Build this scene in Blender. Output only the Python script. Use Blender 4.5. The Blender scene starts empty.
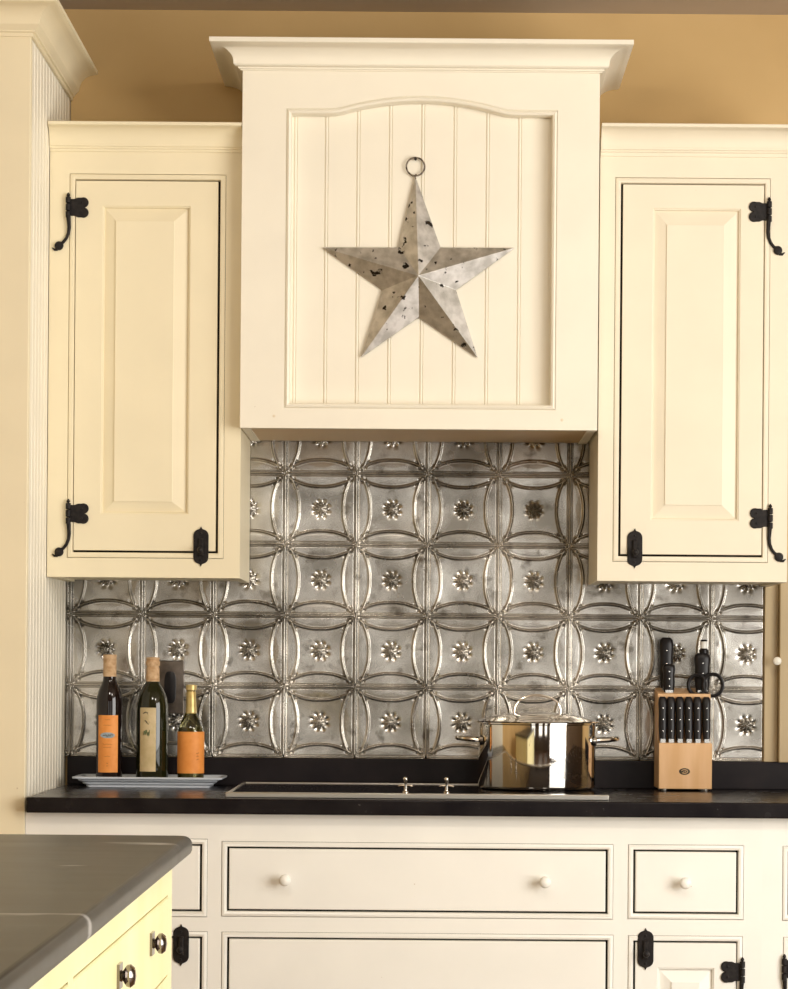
import bpy, math, random
import numpy as np
from mathutils import Vector, Matrix
random.seed(7)
SC = bpy.context.scene
COL = SC.collection
PI = math.pi

# ------------------------------------------------------------------ measuring
F, CD, CZ, VX, VY = 2829.0, 6.07, 1.164, 427.0, 670.0
RA = math.radians(0.45)
def P(px, py, d):
    """photo pixel seen at depth d in front of the back wall -> (X, Z) in metres"""
    a, b = px - VX, py - VY
    x = a*math.cos(RA) + b*math.sin(RA)
    y = -a*math.sin(RA) + b*math.cos(RA)
    k = (CD - d)/F
    return x*k, CZ - y*k
def PR(x0, y0, x1, y1, d):
    """rectangle through its four rotated edges"""
    cx, cy = (x0+x1)/2, (y0+y1)/2
    return (P(x0, cy, d)[0], P(x1, cy, d)[0], P(cx, y1, d)[1], P(cx, y0, d)[1])   # X0 X1 Z0 Z1

# ------------------------------------------------------------------ scene helpers
BASE = {}
def thing(name, label, cat, loc=(0, 0, 0), group=None):
    o = bpy.data.objects.new(name, None); COL.objects.link(o)
    o.location = loc; o.empty_display_size = .05
    o['label'] = label; o['category'] = cat
    if group: o['group'] = group
    BASE[o.name] = Vector(loc)
    return o
def tag(o, label, cat, group=None):
    o['label'] = label; o['category'] = cat
    if group: o['group'] = group
    return o

class MB:
    def __init__(s): s.v = []; s.f = []; s.mi = []; s.m = 0
    def add(s, vs, fs):
        n = len(s.v); s.v += [tuple(p) for p in vs]
        for f in fs: s.f.append([i+n for i in f]); s.mi.append(s.m)
    def box(s, x0, x1, y0, y1, z0, z1):
        s.add([(x0,y0,z0),(x1,y0,z0),(x1,y1,z0),(x0,y1,z0),(x0,y0,z1),(x1,y0,z1),(x1,y1,z1),(x0,y1,z1)],
              [(3,2,1,0),(4,5,6,7),(0,1,5,4),(1,2,6,5),(2,3,7,6),(3,0,4,7)])
        return s
    def rings(s, rs, closed=True, cap0=False, cap1=False):
        n = len(rs[0]); vs = [p for r in rs for p in r]; fs = []
        for i in range(len(rs)-1):
            for j in range(n if closed else n-1):
                k = (j+1) % n
                fs.append((i*n+j, i*n+k, (i+1)*n+k, (i+1)*n+j))
        if cap0: fs.append(tuple(range(n))[::-1])
        if cap1: fs.append(tuple((len(rs)-1)*n+j for j in range(n)))
        s.add(vs, fs); return s
    def contour(s, pts, prof, cap0=False, cap1=False):
        """pts: counter-clockwise XZ polygon; prof: (outward offset, y)"""
        n = len(pts); nr = []
        for i in range(n):
            p0, p1, p2 = Vector(pts[i-1]), Vector(pts[i]), Vector(pts[(i+1) % n])
            a, b = (p1-p0).normalized(), (p2-p1).normalized()
            na, nb = Vector((a.y, -a.x)), Vector((b.y, -b.x))
            m = (na+nb).normalized(); nr.append(m/max(.3, m.dot(na)))
        s.rings([[(pts[i][0]+nr[i].x*o, y, pts[i][1]+nr[i].y*o) for i in range(n)] for o, y in prof], True, cap0, cap1)
        return s
    def rect(s, R, prof, cap0=False, cap1=False):
        x0, x1, z0, z1 = R
        return s.contour([(x0,z0),(x1,z0),(x1,z1),(x0,z1)], prof, cap0, cap1)
    def plate(s, R, holes, yf, yb):
        x0, x1, z0, z1 = R
        xs = sorted(set([x0,x1]+[h[0] for h in holes]+[h[1] for h in holes]))
        zs = sorted(set([z0,z1]+[h[2] for h in holes]+[h[3] for h in holes]))
        inh = lambda x, z: any(h[0] < x < h[1] and h[2] < z < h[3] for h in holes)
        for i in range(len(xs)-1):
            for j in range(len(zs)-1):
                if inh((xs[i]+xs[i+1])/2, (zs[j]+zs[j+1])/2): continue
                for y in (yf, yb):
                    s.add([(xs[i],y,zs[j]),(xs[i+1],y,zs[j]),(xs[i+1],y,zs[j+1]),(xs[i],y,zs[j+1])], [(0,1,2,3) if y == yf else (3,2,1,0)])
        for h in holes: s.rect(h, [(0,yb),(0,yf)])
        s.rect(R, [(0,yb),(0,yf)])
        return s
    def moulding(s, path, prof, side=1):
        """open plan path (x,y), closed profile (outward, z)"""
        n = len(path); rs = []
        for i in range(n):
            p = Vector(path[i]); ns = []
            if i > 0: a = (p-Vector(path[i-1])).normalized(); ns.append(Vector((a.y,-a.x))*side)
            if i < n-1: a = (Vector(path[i+1])-p).normalized(); ns.append(Vector((a.y,-a.x))*side)
            m = sum(ns, Vector((0,0))).normalized(); m = m/m.dot(ns[0])
            rs.append([(p.x+m.x*o, p.y+m.y*o, z) for o, z in prof])
        return s.rings(rs, True, True, True)
    def tube(s, path, r, n=10, closed=False, flat=None):
        path = [Vector(p) for p in path]; N = len(path); rs = []; up = None
        for i in range(N):
            if closed: t = path[(i+1) % N]-path[i-1]
            else: t = path[min(i+1, N-1)]-path[max(i-1, 0)]
            t.normalize()
            if up is None:
                up = Vector((0,0,1)) if abs(t.z) < .9 else Vector((0,1,0))
                if flat: up = Vector(flat)
            u = t.cross(up).normalized(); up = u.cross(t).normalized()
            ri = r[i] if isinstance(r, (list, tuple)) else r
            rs.append([path[i]+(u*math.cos(2*PI*k/n)+up*math.sin(2*PI*k/n))*ri for k in range(n)])
        if closed: rs.append(rs[0]); return s.rings(rs)
        return s.rings(rs, True, True, True)
    def lathe(s, prof, c=(0,0,0), n=32, axis='z', a0=0, a1=2*PI, cap=True):
        rs = []
        full = abs(a1-a0-2*PI) < 1e-6; m = n if full else n+1
        for r, h in prof:
            ring = []
            for k in range(m):
                a = a0+(a1-a0)*k/n
                x, y = r*math.cos(a), r*math.sin(a)
                if axis == 'z': ring.append((c[0]+x, c[1]+y, c[2]+h))
                elif axis == 'y': ring.append((c[0]+x, c[1]+h, c[2]-y))
                else: ring.append((c[0]+h, c[1]+x, c[2]+y))
            rs.append(ring)
        return s.rings(rs, full, cap and full, cap and full)
    def prism(s, poly, yb, yf, ch=0.0):
        pr = [(0,yb),(0,yf+ch),(-ch,yf)] if ch else [(0,yb),(0,yf)]
        return s.contour(poly, pr, True, True)
    def build(s, name, mats, parent=None, bevel=0, angle=35, flat=False, seg=2):
        if not isinstance(mats, (list, tuple)): mats = [mats]
        b = BASE.get(parent.name, Vector((0,0,0))) if parent else Vector((0,0,0))
        me = bpy.data.meshes.new(name)
        me.from_pydata([(v[0]-b.x, v[1]-b.y, v[2]-b.z) for v in s.v], [], s.f)
        me.validate()
        for m in mats: me.materials.append(m)
        if len(mats) > 1 and len(me.polygons) == len(s.mi): me.polygons.foreach_set('material_index', s.mi)
        import bmesh
        bm = bmesh.new(); bm.from_mesh(me)
        bmesh.ops.recalc_face_normals(bm, faces=bm.faces); bm.to_mesh(me); bm.free()
        if not flat:
            me.polygons.foreach_set('use_smooth', [True]*len(me.polygons))
            me.set_sharp_from_angle(angle=math.radians(angle))
        o = bpy.data.objects.new(name, me); COL.objects.link(o)
        if parent: o.parent = parent; BASE[o.name] = b
        if bevel:
            md = o.modifiers.new('bevel', 'BEVEL'); md.width = bevel; md.segments = seg
            md.limit_method = 'ANGLE'; md.angle_limit = math.radians(40)
        return o

def struct(o): o['kind'] = 'structure'; return o
def copy_thing(o, loc):
    c = o.copy(); COL.objects.link(c); c.location = loc
    for ch in o.children:
        d = ch.copy(); COL.objects.link(d); d.parent = c
        for g in ch.children:
            e = g.copy(); COL.objects.link(e); e.parent = d
    return c

# ------------------------------------------------------------------ materials
def mat(name, col, rough=.5, metal=0, **kw):
    m = bpy.data.materials.new(name); m.use_nodes = True
    p = m.node_tree.nodes['Principled BSDF']
    p.inputs['Base Color'].default_value = (*col, 1); p.inputs['Roughness'].default_value = rough
    p.inputs['Metallic'].default_value = metal
    for k, v in kw.items(): p.inputs[k.replace('_', ' ')].default_value = v
    return m
def noisy(m, c1, c2, scale, lo=.35, hi=.65, detail=4, stretch=None, rough=None, bump=0, over=None):
    """mix two colours of the surface itself through noise"""
    nt = m.node_tree; N = nt.nodes; L = nt.links; p = N['Principled BSDF']
    tc = N.new('ShaderNodeTexCoord'); mp = N.new('ShaderNodeMapping')
    L.new(tc.outputs['Object'], mp.inputs[0])
    if stretch: mp.inputs['Scale'].default_value = stretch
    nz = N.new('ShaderNodeTexNoise'); nz.inputs['Scale'].default_value = scale; nz.inputs['Detail'].default_value = detail
    L.new(mp.outputs[0], nz.inputs['Vector'])
    cr = N.new('ShaderNodeValToRGB'); cr.color_ramp.elements[0].position = lo; cr.color_ramp.elements[1].position = hi
    cr.color_ramp.elements[0].color = (*c1, 1); cr.color_ramp.elements[1].color = (*c2, 1)
    L.new(nz.outputs['Fac'], cr.inputs[0])
    out = cr.outputs[0]
    if over:   # specks: (colour, scale, lo, hi)
        oc, osc, ol, oh = over
        n2 = N.new('ShaderNodeTexNoise'); n2.inputs['Scale'].default_value = osc; n2.inputs['Detail'].default_value = 3
        L.new(mp.outputs[0], n2.inputs['Vector'])
        mr = N.new('ShaderNodeMapRange'); mr.inputs[1].default_value = ol; mr.inputs[2].default_value = oh
        L.new(n2.outputs['Fac'], mr.inputs[0])
        mx = N.new('ShaderNodeMix'); mx.data_type = 'RGBA'
        L.new(mr.outputs[0], mx.inputs[0]); L.new(out, mx.inputs[6]); mx.inputs[7].default_value = (*oc, 1)
        out = mx.outputs[2]
    L.new(out, p.inputs['Base Color'])
    if rough:
        mr = N.new('ShaderNodeMapRange'); mr.inputs[3].default_value = rough[0]; mr.inputs[4].default_value = rough[1]
        L.new(nz.outputs['Fac'], mr.inputs[0]); L.new(mr.outputs[0], p.inputs['Roughness'])
    if bump:
        b = N.new('ShaderNodeBump'); b.inputs['Strength'].default_value = bump; b.inputs['Distance'].default_value = .001
        L.new(nz.outputs['Fac'], b.inputs['Height']); L.new(b.outputs[0], p.inputs['Normal'])
    return m
def paint(name, c, dark=(.42,.30,.16), k=.96):
    return noisy(mat(name, c, .48), c, tuple(x*k for x in c), 7, over=(dark, 90, .78, .84))

CREAM = paint('cream_paint', (.84, .76, .59))
CREAM_HOOD = paint('ivory_paint', (.88, .82, .68))
CREAM_LEFT = paint('warm_cream_paint', (.86, .76, .535))
CREAM_BASE_LIT = paint('ivory_lit_paint', (.88, .855, .78))  # base cabinet ivory raised in colour in place of more light
YELLOW = noisy(mat('butter_yellow_paint', (.93,.80,.36), .5), (.90,.84,.52), (.88,.80,.43), 5, stretch=(1,1,.25), over=((.55,.35,.10), 60, .76, .84))
OCHRE = noisy(mat('ochre_plaster', (.56,.36,.14), .85), (.56,.375,.16), (.62,.425,.19), 3, bump=.1)
TAUPE = noisy(mat('taupe_ceiling', (.5,.42,.34), .85), (.50,.42,.335), (.54,.455,.365), 4)
UMBER_UNSEEN = noisy(mat('unseen_wall_umber', (.16,.12,.085), .85), (.15,.11,.08), (.18,.135,.10), 3)  # dark tone put on unseen walls so polished metal reflects darker
GAP_SHADE = mat('cabinet_gap_shade', (.02,.014,.01), .8)  # near-black colour standing in for shade in the gaps round doors and drawers
IRON = noisy(mat('wrought_iron', (.012,.010,.009), .5, 0), (.010,.008,.008), (.022,.018,.016), 120, bump=.4)
STONE = noisy(mat('black_soapstone', (.012,.009,.009), .22), (.006,.004,.005), (.014,.011,.011), 14, over=((.16,.15,.14), 220, .72, .82), rough=(.16,.34))
STRIP = noisy(mat('black_stone_upstand', (.012,.008,.009), .3), (.010,.007,.008), (.018,.013,.013), 14)
SLATE = noisy(mat('grey_soapstone', (.10,.09,.075), .35), (.028,.026,.021), (.066,.059,.048), 5, stretch=(1,2.2,1), detail=7, over=((.36,.35,.33), 3.2, .70, .74), rough=(.28,.45))
SLATE.node_tree.nodes['Principled BSDF'].inputs['Specular IOR Level'].default_value = .3
for m_ in (STRIP, STONE, IRON): m_.node_tree.nodes['Principled BSDF'].inputs['Specular IOR Level'].default_value = .18
GLASS_BLACK = mat('black_ceramic_glass', (.006,.004,.005), .08)
STEEL = mat('brushed_steel', (.62,.58,.52), .28, 1)
CHROME = mat('polished_steel', (.80,.76,.70), .06, 1)
FLOORM = noisy(mat('dark_wood_floor', (.14,.07,.03), .45), (.12,.06,.028), (.2,.11,.05), 3, stretch=(1,8,1))
CORK = noisy(mat('cork', (.60,.38,.20), .8), (.48,.28,.13), (.68,.46,.27), 120)
GOLDF = noisy(mat('gold_foil', (.62,.45,.17), .4, .5), (.55,.39,.13), (.70,.53,.24), 40)
PORC = mat('blue_white_porcelain', (.74,.78,.84), .2)
WOOD = noisy(mat('beech_wood', (.72,.43,.20), .5), (.66,.38,.165), (.76,.48,.25), 30, stretch=(1,1,.12))
WOOD_SHADED = noisy(mat('beech_shaded', (.30,.15,.06), .5), (.26,.13,.05), (.34,.18,.08), 30, stretch=(1,1,.12))  # darker beech with the block's side shade in its colour, unused
BLACKP = mat('black_plastic_handle', (.010,.008,.008), .32)
BLACKP.node_tree.nodes['Principled BSDF'].inputs['Specular IOR Level'].default_value = .25
BLADE = mat('knife_steel', (.7,.69,.66), .25, 1)
WHITEP = mat('white_porcelain', (.85,.80,.68), .3)
ORANGE = noisy(mat('orange_label', (.83,.30,.055), .6), (.80,.28,.05), (.87,.33,.07), 60)
BEIGE = noisy(mat('beige_label', (.60,.46,.24), .7), (.55,.42,.21), (.66,.51,.29), 50)
INK = mat('dark_ink', (.05,.04,.02), .7)
OLIVE = mat('olive_ink', (.12,.14,.05), .7)
INKO = mat('brown_orange_ink', (.40,.13,.02), .7)
GREYP = noisy(mat('grey_oval_print', (.33,.37,.38), .6), (.22,.27,.29), (.42,.46,.46), 90)
PEWTER = noisy(mat('dark_pewter', (.10,.08,.065), .35, .7), (.07,.055,.045), (.16,.13,.105), 30, bump=.3)
def glassm(name, col, rough=.02):
    return mat(name, col, rough, 0, Transmission_Weight=1.0, IOR=1.48)
GL_DARK = mat('near_black_bottle_glass', (.010,.005,.004), .05)
GL_GREEN = mat('dark_green_bottle_glass', (.014,.014,.004), .05)
GL_OLIVE = glassm('pale_olive_glass', (.62,.60,.32))
OIL = mat('olive_liquid', (.10,.085,.02), .1)

# embossed tin: tarnish in broad blotches that belongs to the metal
TIN = mat('embossed_tin', (.5,.46,.40), .3, .95)
noisy(TIN, (.30,.28,.245), (.66,.63,.58), 9, .34, .64, detail=5, rough=(.32,.20), over=((.13,.105,.075), 26, .60, .80))
# galvanised star
GALV = mat('galvanised_metal', (.5,.5,.48), .4, .92)
noisy(GALV, (.45,.43,.39), (.76,.74,.70), 38, .35, .65, detail=5, rough=(.48,.34), over=((.03,.025,.02), 52, .625, .665))
RUST = noisy(mat('rusted_iron_ring', (.10,.06,.03), .6, .5), (.06,.04,.025), (.30,.25,.19), 160)

# ------------------------------------------------------------------ the room
PLUG = paint('plug_paint', (.78,.68,.50))
HOODD = .370       # front depths from the back wall
CABD = .330
BASED = .610
CNTD = .640
X_TALL = P(66.6, 640, 0)[0]
ZCEIL = P(420, 12, 0)[1]
RX0, RX1, RY = -1.7, 2.6, -7.2
b = MB().box(RX0-.1, RX1+.1, 0, .1, -.1, ZCEIL+.1); struct(b.build('wall_back', OCHRE))
b = MB().box(RX0-.1, RX0, RY, 0, -.1, ZCEIL+.1); struct(b.build('wall_left', OCHRE))
WY0, WY1, WZ0, WZ1 = -4.4, -1.9, .25, 2.46
b = MB()
b.box(RX1, RX1+.12, RY, WY0, -.1, ZCEIL+.1); b.box(RX1, RX1+.12, WY1, 0, -.1, ZCEIL+.1)
b.box(RX1, RX1+.12, WY0, WY1, -.1, WZ0); b.box(RX1, RX1+.12, WY0, WY1, WZ1, ZCEIL+.1)
struct(b.build('wall_right', UMBER_UNSEEN))
b = MB()
for (y0, y1, z0, z1) in ((WY0, WY0+.06, WZ0, WZ1), (WY1-.06, WY1, WZ0, WZ1), (WY0+.06, WY1-.06, WZ0, WZ0+.06),
                         (WY0+.06, WY1-.06, WZ1-.06, WZ1), ((WY0+WY1)/2-.025, (WY0+WY1)/2+.025, WZ0+.06, WZ1-.06)):
    b.box(RX1+.02, RX1+.09, y0, y1, z0, z1)
struct(b.build('window_1', CREAM_HOOD))
struct(MB().box(RX0-.1, RX1+.1, RY, .1, -.1, 0).build('floor', FLOORM))
struct(MB().box(RX0-.1, RX1+.1, RY, .1, ZCEIL, ZCEIL+.1).build('ceiling', TAUPE))

b = MB(); ops = [(-1.35,-.55),(.35,1.15),(1.75,2.35)]  # unseen wall, piers and openings added to stripe the metal reflections
xs = [RX0]+[q for o in ops for q in o]+[RX1]
for i in range(0, len(xs), 2): b.box(xs[i], xs[i+1], RY-.12, RY, -.1, ZCEIL+.1)
for a_, c_ in ops: b.box(a_, c_, RY-.12, RY, -.1, .55); b.box(a_, c_, RY-.12, RY, 2.3, ZCEIL+.1)
struct(b.build('unseen_wall_rear', UMBER_UNSEEN))
# painted casing right of the tin
x0 = P(763.5, 660, 0)[0]; zb = P(775, 762, 0)[1]; zt = P(700, 578, 0)[1]
b = MB().box(x0, x0+.030, -.014, 0, zb, zt+.04)
b.box(x0+.030, x0+.13, -.036, 0, zb, zt+.04)
struct(b.build('trim_1', paint('tan_trim_paint', (.50,.38,.21)), bevel=.002))
kx, kz = P(777.5, 661, .06)
b = MB().lathe([(.0035,0),(.0035,-.012),(.0075,-.014),(.009,-.019),(.0085,-.024),(.004,-.027)], (kx, -.036, kz), 20, 'y')
tag(b.build('peg_knob', WHITEP), 'small white round knob on the tan board at the far right', 'knob')

# ------------------------------------------------------------------ tin backsplash
def tin():
    PITCH = .1524; N = 156
    xj, zj = P(70.6, 755.6, 0)     # a junction at the bottom left
    cols, rows = 10, 5
    xe = P(762, 660, 0)[0]
    nx = int(round((xe-xj)/PITCH*N)); nz = int((rows-.31)*N)
    u = np.arange(-int((xj-X_TALL-.0006)/PITCH*N), nx+1)/N; v = np.arange(0, nz+1)/N
    U, V = np.meshgrid(u, v)
    fu, fv = U % 1.0, V % 1.0
    H = np.zeros_like(U)
    def ridge(d, w, a, g=.45):
        return a*np.exp(-np.abs(d/w)**2.6) - a*g*np.exp(-((np.abs(d)-1.85*w)/(.60*w))**2)
    def arcs(f, g):
        off = .040+.150*(1-np.abs(2*f-1)**2.2)
        sl = .150*4.4*np.abs(2*f-1)**1.2
        q = 1/np.sqrt(1+sl**2)
        fade = np.clip((.5-np.abs(f-.5)-.040)/.022, 0, 1)
        r = ridge((g-off)*q, .0170, .0080, .45)+ridge((1-g-off)*q, .0170, .0080, .45)
        lens = np.clip((off-np.minimum(g, 1-g))/.19, 0, 1)*.0004
        return r*fade+lens
    H += np.maximum(arcs(fu, fv), arcs(fv, fu))
    du = np.minimum(fu, 1-fu); dv = np.minimum(fv, 1-fv)
    fu_ = np.clip(dv/.05, 0, 1); fv_ = np.clip(du/.05, 0, 1)
    H += ridge(du, .0140, .0064, .5)*fu_ + ridge(dv, .0140, .0064, .5)*fv_
    # junction: four little lobes
    jr = np.sqrt(du**2+dv**2); ja = np.arctan2(dv, du)
    H += .0034*np.exp(-((jr-.032)/.016)**2)*(np.cos(2*(ja-PI/4))**2*.8+.3)-.002*np.exp(-(jr/.012)**2)
    # flower in the middle, gentle pillow round it
    cx, cy = fu-.5, fv-.5; r = np.sqrt(cx**2+cy**2); a = np.arctan2(cy, cx)
    pet = np.abs(np.cos(4*a))**1.6
    H += .0075*np.exp(-((r-.060)/.028)**2)*pet - .0030*np.exp(-((r-.075)/.05)**2)*(1-pet) + .0034*np.exp(-(r/.018)**2)
    H += -.0016*np.clip(1-(r/.42)**2, 0, 1)
    rs = np.random.RandomState(3)
    for k in range(26):   # hand-hung sheets are never quite flat
        H += rs.uniform(-.0007,.0007)*np.sin(U*rs.uniform(.6,3.4)+rs.uniform(0,6))*np.cos(V*rs.uniform(.6,3.4)+rs.uniform(0,6))*.6
    X = xj+U*PITCH; Z = zj+V*PITCH; Y = np.minimum(-.0085-H, -.0015)
    vs = np.stack([X, Y, Z], -1).reshape(-1, 3)
    n0, n1 = U.shape
    idx = np.arange(n0*n1).reshape(n0, n1)
    q = np.stack([idx[:-1,:-1], idx[:-1,1:], idx[1:,1:], idx[1:,:-1]], -1).reshape(-1, 4)
    # folded edges back to the wall
    edge = np.concatenate([idx[0,:], idx[1:,-1], idx[-1,-2::-1], idx[-2:0:-1,0]])
    m = len(vs); ev = vs[edge].copy(); ev[:,1] = -.001
    vs = np.concatenate([vs, ev]); k = np.arange(len(edge)); k2 = (k+1) % len(edge)
    eq = np.stack([edge[k2], edge[k], m+k, m+k2], -1)
    q = np.concatenate([q, eq])
    me = bpy.data.meshes.new('tin_backsplash')
    me.vertices.add(len(vs)); me.vertices.foreach_set('co', vs.ravel())
    me.loops.add(q.size); me.loops.foreach_set('vertex_index', q.ravel())
    me.polygons.add(len(q)); me.polygons.foreach_set('loop_start', np.arange(len(q))*4)
    me.update(calc_edges=True); me.validate()
    me.polygons.foreach_set('use_smooth', [True]*len(me.polygons))
    me.materials.append(TIN)
    o = bpy.data.objects.new('tin_backsplash', me); COL.objects.link(o)
    tag(o, 'pressed tin backsplash embossed with arcs and small flowers', 'backsplash')
    return xj, xe, zj
XJ, XE, ZJ = tin()

# ------------------------------------------------------------------ ironwork
def arc2(cx, cz, r, a0, a1, n):
    return [(cx+r*math.cos(a0+(a1-a0)*k/n), cz+r*math.sin(a0+(a1-a0)*k/n)) for k in range(n+1)]
def hinge(bx, bz, s, yf, parent):
    """heart leaf on the door, barrel, rat tail on the frame. s=+1: leaf points right"""
    U = .00203
    b = MB()
    heart = [(0,-8.5),(6,-8.5),(9,-9.8)] + [(14.5+5.2*math.cos(a), -5+5.2*math.sin(a)) for a in np.linspace(-PI*.62, PI*.33, 10)] \
        + [(15.6,0)] + [(14.5+5.2*math.cos(a), 5+5.2*math.sin(a)) for a in np.linspace(-PI*.33, PI*.62, 10)] + [(9,9.8),(6,8.5),(0,8.5)]
    pts = [(bx+s*x*U, bz+z*U) for x, z in heart]
    if s < 0: pts = pts[::-1]
    b.prism(pts, yf, yf-.0035, .0012)
    for z0, z1 in ((-10.5,-4),(-3.6,3.6),(4,10.5)):
        b.lathe([(.0030,z0*U),(.0052,z0*U+.001),(.0052,z1*U-.001),(.0030,z1*U)], (bx-s*.001, yf-.0055, bz), 14)
    b.lathe([(.0015,10.5*U),(.0038,10.5*U+.002),(.0030,10.5*U+.005),(.0008,10.5*U+.008)], (bx-s*.001, yf-.0055, bz), 12)
    for zz in (-5, 5):
        b.lathe([(.0026,0),(.0022,-.0016),(.0008,-.0022)], (bx+s*13*U, yf-.0034, bz+zz*U), 10, 'y')
    tail = [(0,-10),(.3,-16),(.6,-20),(-.2,-26),(-2.2,-31),(-5,-34.5),(-7.5,-36.5)]
    path = [(bx+s*x*U, yf-.005+.0012*i*.4, bz+z*U) for i, (x, z) in enumerate(tail)]
    b.tube(path, [.0046,.0040,.0038,.0034,.0032,.0032,.0032], 10)
    b.lathe([(.001,.0),(.0075,-.0006),(.0092,-.003),(.0075,-.0062),(.001,-.0078)], (bx-s*9.5*U, yf, bz-38.5*U), 20, 'y')
    b.tube([(bx-s*11*U, yf-.003, bz-42*U),(bx-s*14*U, yf-.003, bz-42.5*U),(bx-s*16.5*U, yf-.002, bz-40.5*U)], [.0034,.0024,.0008], 8)
    return b.build('hinge', IRON, parent)
def latch(cx, cz, yf, parent):
    U = .00203; hw, hh = 7.6, 20
    side = []
    right = [(hw,-10.5),(hw,10.5)] + [(hw*math.cos(a)**.8, 10.5+6.8*math.sin(a)) for a in np.linspace(.2, 1.2, 6)] + [(1.3,17.6),(0,hh)]
    left = [(-x, z) for x, z in right[::-1][1:]]
    up = right[1:] + left[:-1]
    low = [(x, -z) for x, z in up][::-1]
    low = [(-x, z) for x, z in low][::-1]
    pts = [p for p in up] + [(-x, -z) for x, z in up]
    pts = [(cx+x*U, cz+z*U) for x, z in pts]
    b = MB().prism(pts, yf, yf-.003, .001)
    b.prism([(cx-.0048, cz-.019),(cx+.0048, cz-.019),(cx+.0048, cz+.017),(cx-.0048, cz+.017)], yf-.002, yf-.0085, .002)
    b.lathe([(.0016,0),(.0016,-.010),(.0058,-.012),(.0068,-.016),(.0050,-.020),(.0010,-.022)], (cx, yf-.006, cz-.008), 16, 'y')
    for zz in (.026, -.028):
        b.lathe([(.0026,0),(.0022,-.0016),(.0006,-.0022)], (cx, yf-.0028, cz+zz), 10, 'y')
    return b.build('latch', IRON, parent)

# ------------------------------------------------------------------ cabinet doors and face frames
def opening_bead(b, G, yf, w=.0115):
    """small bead let into the face frame round an opening G (x0,x1,z0,z1 of the clear opening)"""
    b.rect(G, [(0, yf+.018),(0, yf+.001),(.001, yf-.0008),(w*.45, yf-.0022),(w-.002, yf-.0010),(w-.0008, yf+.0006),(w-.0008, yf+.004)])
def face_frame(R, openings, yf, parent, m, w=.0115):
    holes = [(g[0]-w, g[1]+w, g[2]-w, g[3]+w) for g in openings]
    b = MB().plate(R, holes, yf, yf+.019)
    for g in openings: opening_bead(b, g, yf, w)
    return b.build('face_frame', m, parent)
def slab(name, D, yf, m, parent, th=.019):
    b = MB().rect(D, [(0, yf+th),(0, yf+.0015),(-.0015, yf)], True, True)
    return b.build(name, m, parent)
def raised_door(D, O, I, yf, m, parent):
    """D door edge, O inner edge of stiles, I field of the raised panel"""
    b = MB()
    x0, x1, z0, z1 = O
    b.rect(O, [(0,yf+.0005),(-.0010,yf+.0022),(-.0026,yf+.0026),(-.0040,yf+.0050),(-.0040,yf+.012)])
    hole = O
    b.plate(D, [hole], yf+.0004, yf+.019)
    d = b.build('door', m, parent)
    p = MB()
    g = (x0+.004, x1-.004, z0+.004, z1-.004)
    def ring(R, y): return [(R[0],y,R[2]),(R[1],y,R[2]),(R[1],y,R[3]),(R[0],y,R[3])]
    I2 = (I[0]-.0006, I[1]+.0006, I[2]-.0006, I[3]+.0006)
    p.rings([ring(g, yf+.0105), ring(g, yf+.0085), ring(I2, yf+.0018), ring(I2, yf+.0002), ring(I, yf-.0002)], True, True, True)
    p.build('raised_panel', m, d, flat=True)
    return d

def upper_cabinet(name, label, R, D, O, I, latch_at, hinges, s, m, crown_prof_path):
    yf = -CABD
    t = thing(name, label, 'cabinet', ((R[0]+R[1])/2, -CABD/2, R[2]), 'painted wall cabinets')
    gap = (.0018, .0048) if s > 0 else (.0048, .0018)     # hinge side is the tight one
    G = (D[0]-gap[0], D[1]+gap[1], D[2]-.0044, D[3]+.0030)
    b = MB()
    wt = .018
    b.box(R[0], R[0]+wt, yf+.019, -.0200, R[2], R[3]); b.box(R[1]-wt, R[1], yf+.019, -.0200, R[2], R[3])
    b.box(R[0]+wt, R[1]-wt, yf+.019, -.0200, R[2]+.004, R[2]+.020); b.box(R[0]+wt, R[1]-wt, yf+.019, -.0200, R[3]-.018, R[3])
    b.build('body', m, t)
    MB().box(R[0]+wt, R[1]-wt, yf+.030, -.021, R[2]+.020, R[3]-.018).build('gap_shade_fill', GAP_SHADE, t)  # solid dark fill, paints the shade seen through the door gap
    face_frame(R, [G], yf, t, m)
    d = raised_door(D, O, I, yf, m, t)
    latch(latch_at[0], latch_at[1], yf, d)
    for hx, hz in hinges: hinge(hx, hz, s, yf, t)
    path, prof = crown_prof_path
    MB().moulding(path, prof).build('crown_moulding', m, t, angle=30)
    return t

# left
Lx0, Lx1 = X_TALL+.0008, P(240.3, 500, CABD)[0]
Lz0 = P(145, 577.5, CABD)[1]; Lz1 = P(145, 134, CABD)[1]
D = PR(74.8, 181.2, 216.8, 550.5, CABD); O = PR(101.5, 206, 189.5, 514, CABD); I = PR(115, 221, 173, 501.5, CABD)
def small_crown(zt, zbm, pr):
    h = zt-zbm
    p = [(0,zt),(pr,zt),(pr+.001,zt-.001),(pr+.001,zt-.0065),(pr-.002,zt-.008)]
    for k in range(1, 9):
        a = k/8*PI/2
        p.append((pr-.002-(pr-.011)*math.sin(a), zt-.008-(h*.58)*(1-math.cos(a))))
    zc = zt-.008-h*.58
    p += [(.0085,zc-.0006),(.0085,zc-.004),(.0060,zc-.006),(.0062,zc-.0085),(.0036,zc-.0105),(.0036,zbm),(0,zbm)]
    return p
tipd = CABD+.040
zt = P(145, 121.5, tipd)[1]; zbm = P(145, 152, CABD)[1]
cp = ([(Lx0,-CABD),(Lx1-.0006,-CABD)], small_crown(zt, zbm, .040))
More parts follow.
